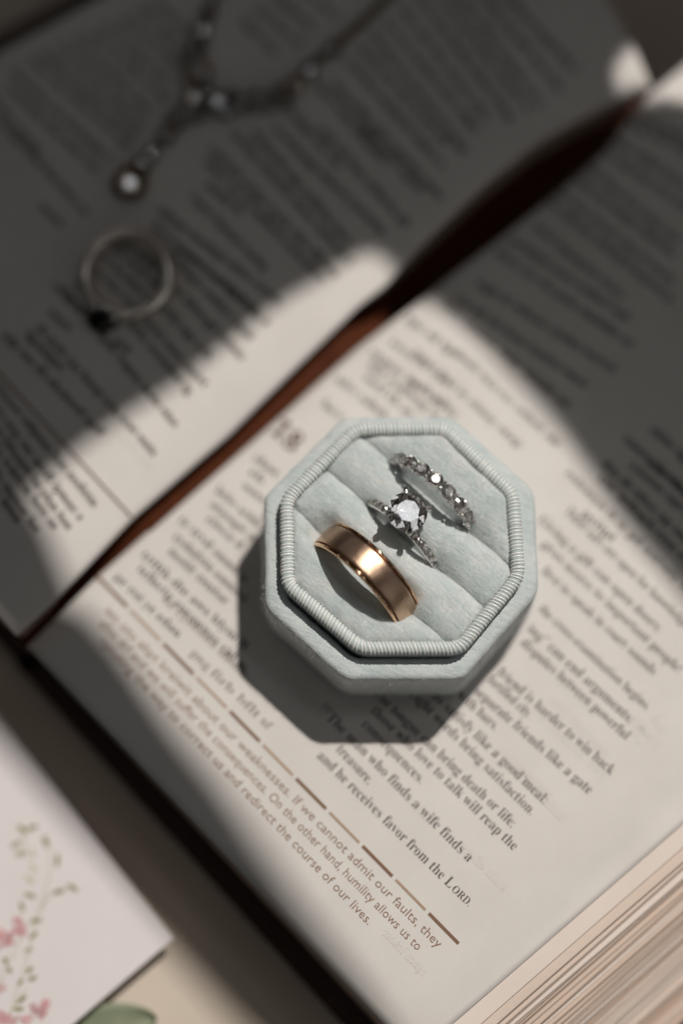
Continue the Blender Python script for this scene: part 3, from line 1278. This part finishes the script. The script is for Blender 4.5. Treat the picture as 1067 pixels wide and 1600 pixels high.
# ------------------------------------------------------------------ dark-stoned ring lying on the shaded page
cpx = (201, 428)
zc = zL(cpx)
R = 8.0
cw = unp(cpx[0], cpx[1], zc + 2.6)
dr = thing('stone_ring', cw - Vector((0, 0, 2.6 * K)), 'thin silver ring with a black stone lying on the shaded page below the necklace', 'ring')
sdirn = xy(unp(168, 490, zc) - cw).normalized()
axis = (Vector((0, 0, 1)) * math.cos(0.22) + sdirn * math.sin(0.22)).normalized()
mt = frame_at(cw, axis, sdirn)
vs, fs = lathe([(R - 0.6 + 1.15 * math.cos(a_), 2.2 * math.sin(a_)) for a_ in [k * math.pi / 7 for k in range(14)]], 72, mt)
mesh_obj('band', vs, fs, M_SILV2, dr, True)
rad = (sdirn - axis * sdirn.dot(axis)).normalized()
c = cw + rad * (R + 0.9) * K
gem('black_stone', brilliant(3.1, gem_frame(c, rad, 0.1), 0.55, 0.85, 0.9), M_BLACK, dr)
for k in range(4):
    an = math.pi / 4 + k * math.pi / 2
    f = gem_frame(c, rad)
    path = [f @ (Vector((2.0 * math.cos(an), 2.0 * math.sin(an), -2.0)) * K), f @ (Vector((2.7 * math.cos(an), 2.7 * math.sin(an), -0.4)) * K), f @ (Vector((2.4 * math.cos(an), 2.4 * math.sin(an), 0.6)) * K)]
    vs, fs = tube(path, [0.4 * K, 0.4 * K, 0.25 * K], 8)
    mesh_obj('claw', vs, fs, M_SILV2, dr, True)

# ------------------------------------------------------------------ necklace on the shaded page
nk = thing('necklace', unp(310, 160, zL((310, 160))), 'antique gold necklace with clear stones and a drop pendant lying on the shaded page', 'necklace')


def chain(pts, pitch=1.4):
    mb = MB()
    w = [unp(p[0], p[1], zL(p) + 0.75) for p in pts]
    Ls = [0]
    for a_, b_ in zip(w, w[1:]):
        Ls.append(Ls[-1] + (b_ - a_).length)
    n = int(Ls[-1] / (pitch * K))
    for k in range(n + 1):
        s = Ls[-1] * k / max(1, n)
        i = max(j for j in range(len(w) - 1) if Ls[j] <= s + 1e-12)
        f = (s - Ls[i]) / (Ls[i + 1] - Ls[i])
        p = w[i].lerp(w[i + 1], f)
        tg = (w[i + 1] - w[i]).normalized()
        sidev = tg.cross(Vector((0, 0, 1))).normalized()
        ax = (Vector((0, 0, 1)) if k % 2 else sidev) * 0.85 + (sidev if k % 2 else Vector((0, 0, 1))) * 0.5
        m = frame_at(p, ax, tg) @ Matrix.Diagonal((0.72, 1.1, 1, 1))
        vs, fs = lathe([(0.9 + 0.34 * math.cos(q), 0.34 * math.sin(q)) for q in [j * math.pi / 3 for j in range(6)]], 14, m)
        mb.add((vs, fs))
    return mb


for pts in ([(345, -25), (330, 12), (318, 45), (308, 80), (303, 110), (305, 140), (316, 162)],
            [(316, 162), (345, 164), (390, 158), (425, 150), (455, 128), (490, 100), (520, 74), (560, 40), (612, -10)],
            [(308, 158), (292, 182), (270, 206), (248, 226), (232, 246), (218, 268)]):
    chain(pts).build('chain', M_ANT, nk)
GEMS = [(303, 97, 2.0), (298, 122, 1.5), (312, 140, 1.4), (300, 152, 1.6), (322, 166, 1.7), (342, 160, 1.9), (362, 158, 1.9), (382, 162, 1.5), (402, 156, 1.8), (420, 160, 1.5),
        (437, 146, 1.6), (288, 178, 1.7), (272, 192, 1.6), (522, 76, 1.4), (236, 240, 1.3), (222, 256, 1.5)]
GEMS += [(326, 20, 1.3), (316, 48, 1.5), (308, 74, 1.6), (318, 112, 1.6), (330, 150, 1.7), (352, 172, 1.5), (446, 158, 1.4), (462, 132, 1.5), (484, 108, 1.4), (258, 214, 1.4), (306, 176, 1.5), (216, 272, 1.6)]
for x, y, r_ in GEMS:
    r_ *= 0.98
    zz = zL((x, y))
    p = unp(x, y, zz + r_ * 0.9)
    upg = ((CAM - p).normalized() + (GLARE - p).normalized()).normalized() + Vector((rr.uniform(-.1, .1), rr.uniform(-.1, .1), 0))
    f = gem_frame(p, upg)
    vs, fs = lathe([(r_ * 0.6, -r_ * 0.85), (r_ * 0.95, -r_ * 0.3), (r_ * 1.18, 0), (r_ * 1.1, r_ * 0.16), (r_ * 0.94, r_ * 0.02), (r_ * 0.5, -r_ * 0.8)], 20, f)
    st = mesh_obj('setting', vs, fs, M_ANT, nk, True)
    gem('stone', brilliant(r_, f), M_NECK, st)
x, y, r_ = 203, 286, 2.5
p = unp(x, y, zL((x, y)) + r_ * 0.8)
f = gem_frame(p, (CAM - p).normalized() + (GLARE - p).normalized())
vs, fs = lathe([(r_ * 0.5, -r_ * 0.8), (r_ * 0.95, -r_ * 0.3), (r_ * 1.25, 0), (r_ * 1.15, r_ * 0.16), (r_ * 0.94, r_ * 0.02), (r_ * 0.5, -r_ * 0.75)], 24, f)
st = mesh_obj('pendant_setting', vs, fs, M_ANT, nk, True)
gem('pendant_stone', brilliant(r_ * 0.8, f), M_NECK, st)

# ------------------------------------------------------------------ floral card and leaf
ZK = -17.5


def cpt(px, py, dz=0.0):
    return unp(px, py, ZK + dz)


corner, eA, eB = (272, 1466), (-272, -343), (-157, 135)
C0 = cpt(*corner)
CA = C0 + (cpt(0, 1122) - C0) * 1.9
CB = C0 + (cpt(115, 1600) - C0) * 2.6
CD = CA + (CB - C0)
card = thing('floral_card', Vector((C0.x - 0.03, C0.y - 0.01, Z_TABLE * K)), 'white folded card printed with pink flowers and green sprigs beside the book', 'card')
slab('front_leaf', [(p.x, p.y) for p in (C0, CA, CD, CB)], ZK - 0.45, ZK, M_CARDIN, card)
I = [Vector((p.x, p.y, 0)) for p in (C0, CA, CD, CB)]
I = inset_poly(I, 2.5 * K)
slab('back_leaf', [(p.x, p.y) for p in I], Z_TABLE, ZK - 0.45 - 0.002, M_CARDIN, card)


def petal(p, ang, ln, wd, lift=0.05):
    """flat printed petal/leaf from pixel p in direction ang (radians, image), length px"""
    vs = []
    ux, uy = math.cos(ang), math.sin(ang)
    pr_ = [(0, 0.02), (0.2, 0.7), (0.45, 1.0), (0.7, 0.8), (0.9, 0.4), (1.0, 0.02)]
    for t_, w_ in pr_:
        for s_ in (-1, 1):
            vs.append(cpt(p[0] + ux * ln * t_ - uy * wd * w_ * 0.5 * s_, p[1] + uy * ln * t_ + ux * wd * w_ * 0.5 * s_, lift))
    return vs, grid_faces(6, 2)


def stem(pts, w, lift=0.03):
    vs = []
    for i, p in enumerate(pts):
        a_, b_ = pts[max(0, i - 1)], pts[min(len(pts) - 1, i + 1)]
        L_ = math.hypot(b_[0] - a_[0], b_[1] - a_[1])
        nx, ny = -(b_[1] - a_[1]) / L_ * w / 2, (b_[0] - a_[0]) / L_ * w / 2
        vs += [cpt(p[0] + nx, p[1] + ny, lift), cpt(p[0] - nx, p[1] - ny, lift)]
    return vs, grid_faces(len(pts), 2)


z5 = 3.679
mbs = MB()
for pts in ([(62, 1425), (70, 1400), (77, 1370), (80, 1340), (74, 1305)], [(62, 1425), (75, 1403), (90, 1393), (108, 1385)],
            [(20, 1500), (30, 1470), (50, 1440), (62, 1425)], [(18, 1580), (26, 1550), (40, 1510), (48, 1475), (58, 1440)],
            [(55, 1375), (45, 1340), (38, 1310), (30, 1295)], [(10, 1600), (25, 1570), (42, 1545)], [(0, 1540), (8, 1515), (16, 1490)]):
    mbs.add(stem(pts, 2.2))
mbs.build('printed_stem', M_LEAFP2, card, False)
gl = MB()
gl2 = MB()
lv = [(98, 140, 155, 190), (150, 170, 215, 150), (60, 275, 120, 240), (85, 318, 150, 300), (200, 335, 190, 285), (250, 200, 275, 270), (330, 390, 335, 310), (300, 535, 370, 520),
      (385, 480, 445, 520), (140, 430, 190, 480), (135, 540, 205, 555), (120, 580, 135, 640), (170, 700, 240, 688), (170, 800, 215, 760), (135, 870, 190, 855), (160, 1040, 210, 1015),
      (150, 1000, 190, 960), (95, 1170, 150, 1130), (80, 1205, 135, 1200), (165, 370, 215, 400), (60, 1000, 55, 960), (105, 1070, 130, 1030), (20, 905, 45, 940)]
for i, (x0, y0, x1, y1) in enumerate(lv):
    p = (x0 / z5, 1250 + y0 / z5)
    q = (x1 / z5, 1250 + y1 / z5)
    (gl2 if i % 5 == 4 else gl).add(petal(p, math.atan2(q[1] - p[1], q[0] - p[0]), math.hypot(q[0] - p[0], q[1] - p[1]) * 1.15, 7.5))
gl.build('printed_leaf', M_LEAFP, card, False)
gl2.build('printed_leaf', M_LEAFP2, card, False)
for (x, y, r_, sd_) in [(115, 735, 15, 1), (25, 790, 19, 2), (235, 1200, 17, 3), (20, 1250, 15, 4), (0, 1080, 9, 5), (95, 690, 9, 6), (60, 815, 11, 7), (160, 1265, 10, 8), (75, 1275, 9, 9)]:
    rf_ = random.Random(sd_)
    f1, f2 = MB(), MB()
    cx_, cy_ = x / z5, 1250 + y / z5
    for k in range(9):
        an = 2 * math.pi * k / 9 + rf_.uniform(-.3, .3)
        st_ = (cx_ + rf_.uniform(-3, 3), cy_ + rf_.uniform(-3, 3))
        (f1 if k % 3 else f2).add(petal(st_, an, r_ * rf_.uniform(0.7, 1.2), r_ * 0.55, 0.06 + 0.008 * k))
    f1.build('printed_flower', M_PINK, card, False)
    f2.build('printed_flower', M_PINK2, card, False)

# sage leaf on the table
lf = []
A, B = unp(105, 1640, Z_TABLE + 0.6), unp(244, 1590, Z_TABLE + 1.0)
ax_ = B - A
sd_ = Vector((-ax_.y, ax_.x, 0)).normalized()
for i in range(25):
    t_ = i / 24
    w = 5.2 * K * (math.sin(math.pi * min(1, t_ ** 0.8)) ** 0.62)
    for j in range(9):
        s_ = (j / 8) * 2 - 1
        p = A + ax_ * t_ + sd_ * s_ * w
        p.z = (Z_TABLE + 0.5) * K + (1.0 * abs(s_) ** 1.5 + 0.6 * math.sin(t_ * 3)) * K
        lf.append(p)
leaf = mesh_obj('sage_leaf', lf, grid_faces(25, 9), M_LEAF, None, True)
md = leaf.modifiers.new('thickness', 'SOLIDIFY')
md.thickness = 0.0003
leaf['label'] = 'dusty green oval leaf on the table by the floral card corner'
leaf['category'] = 'leaf'
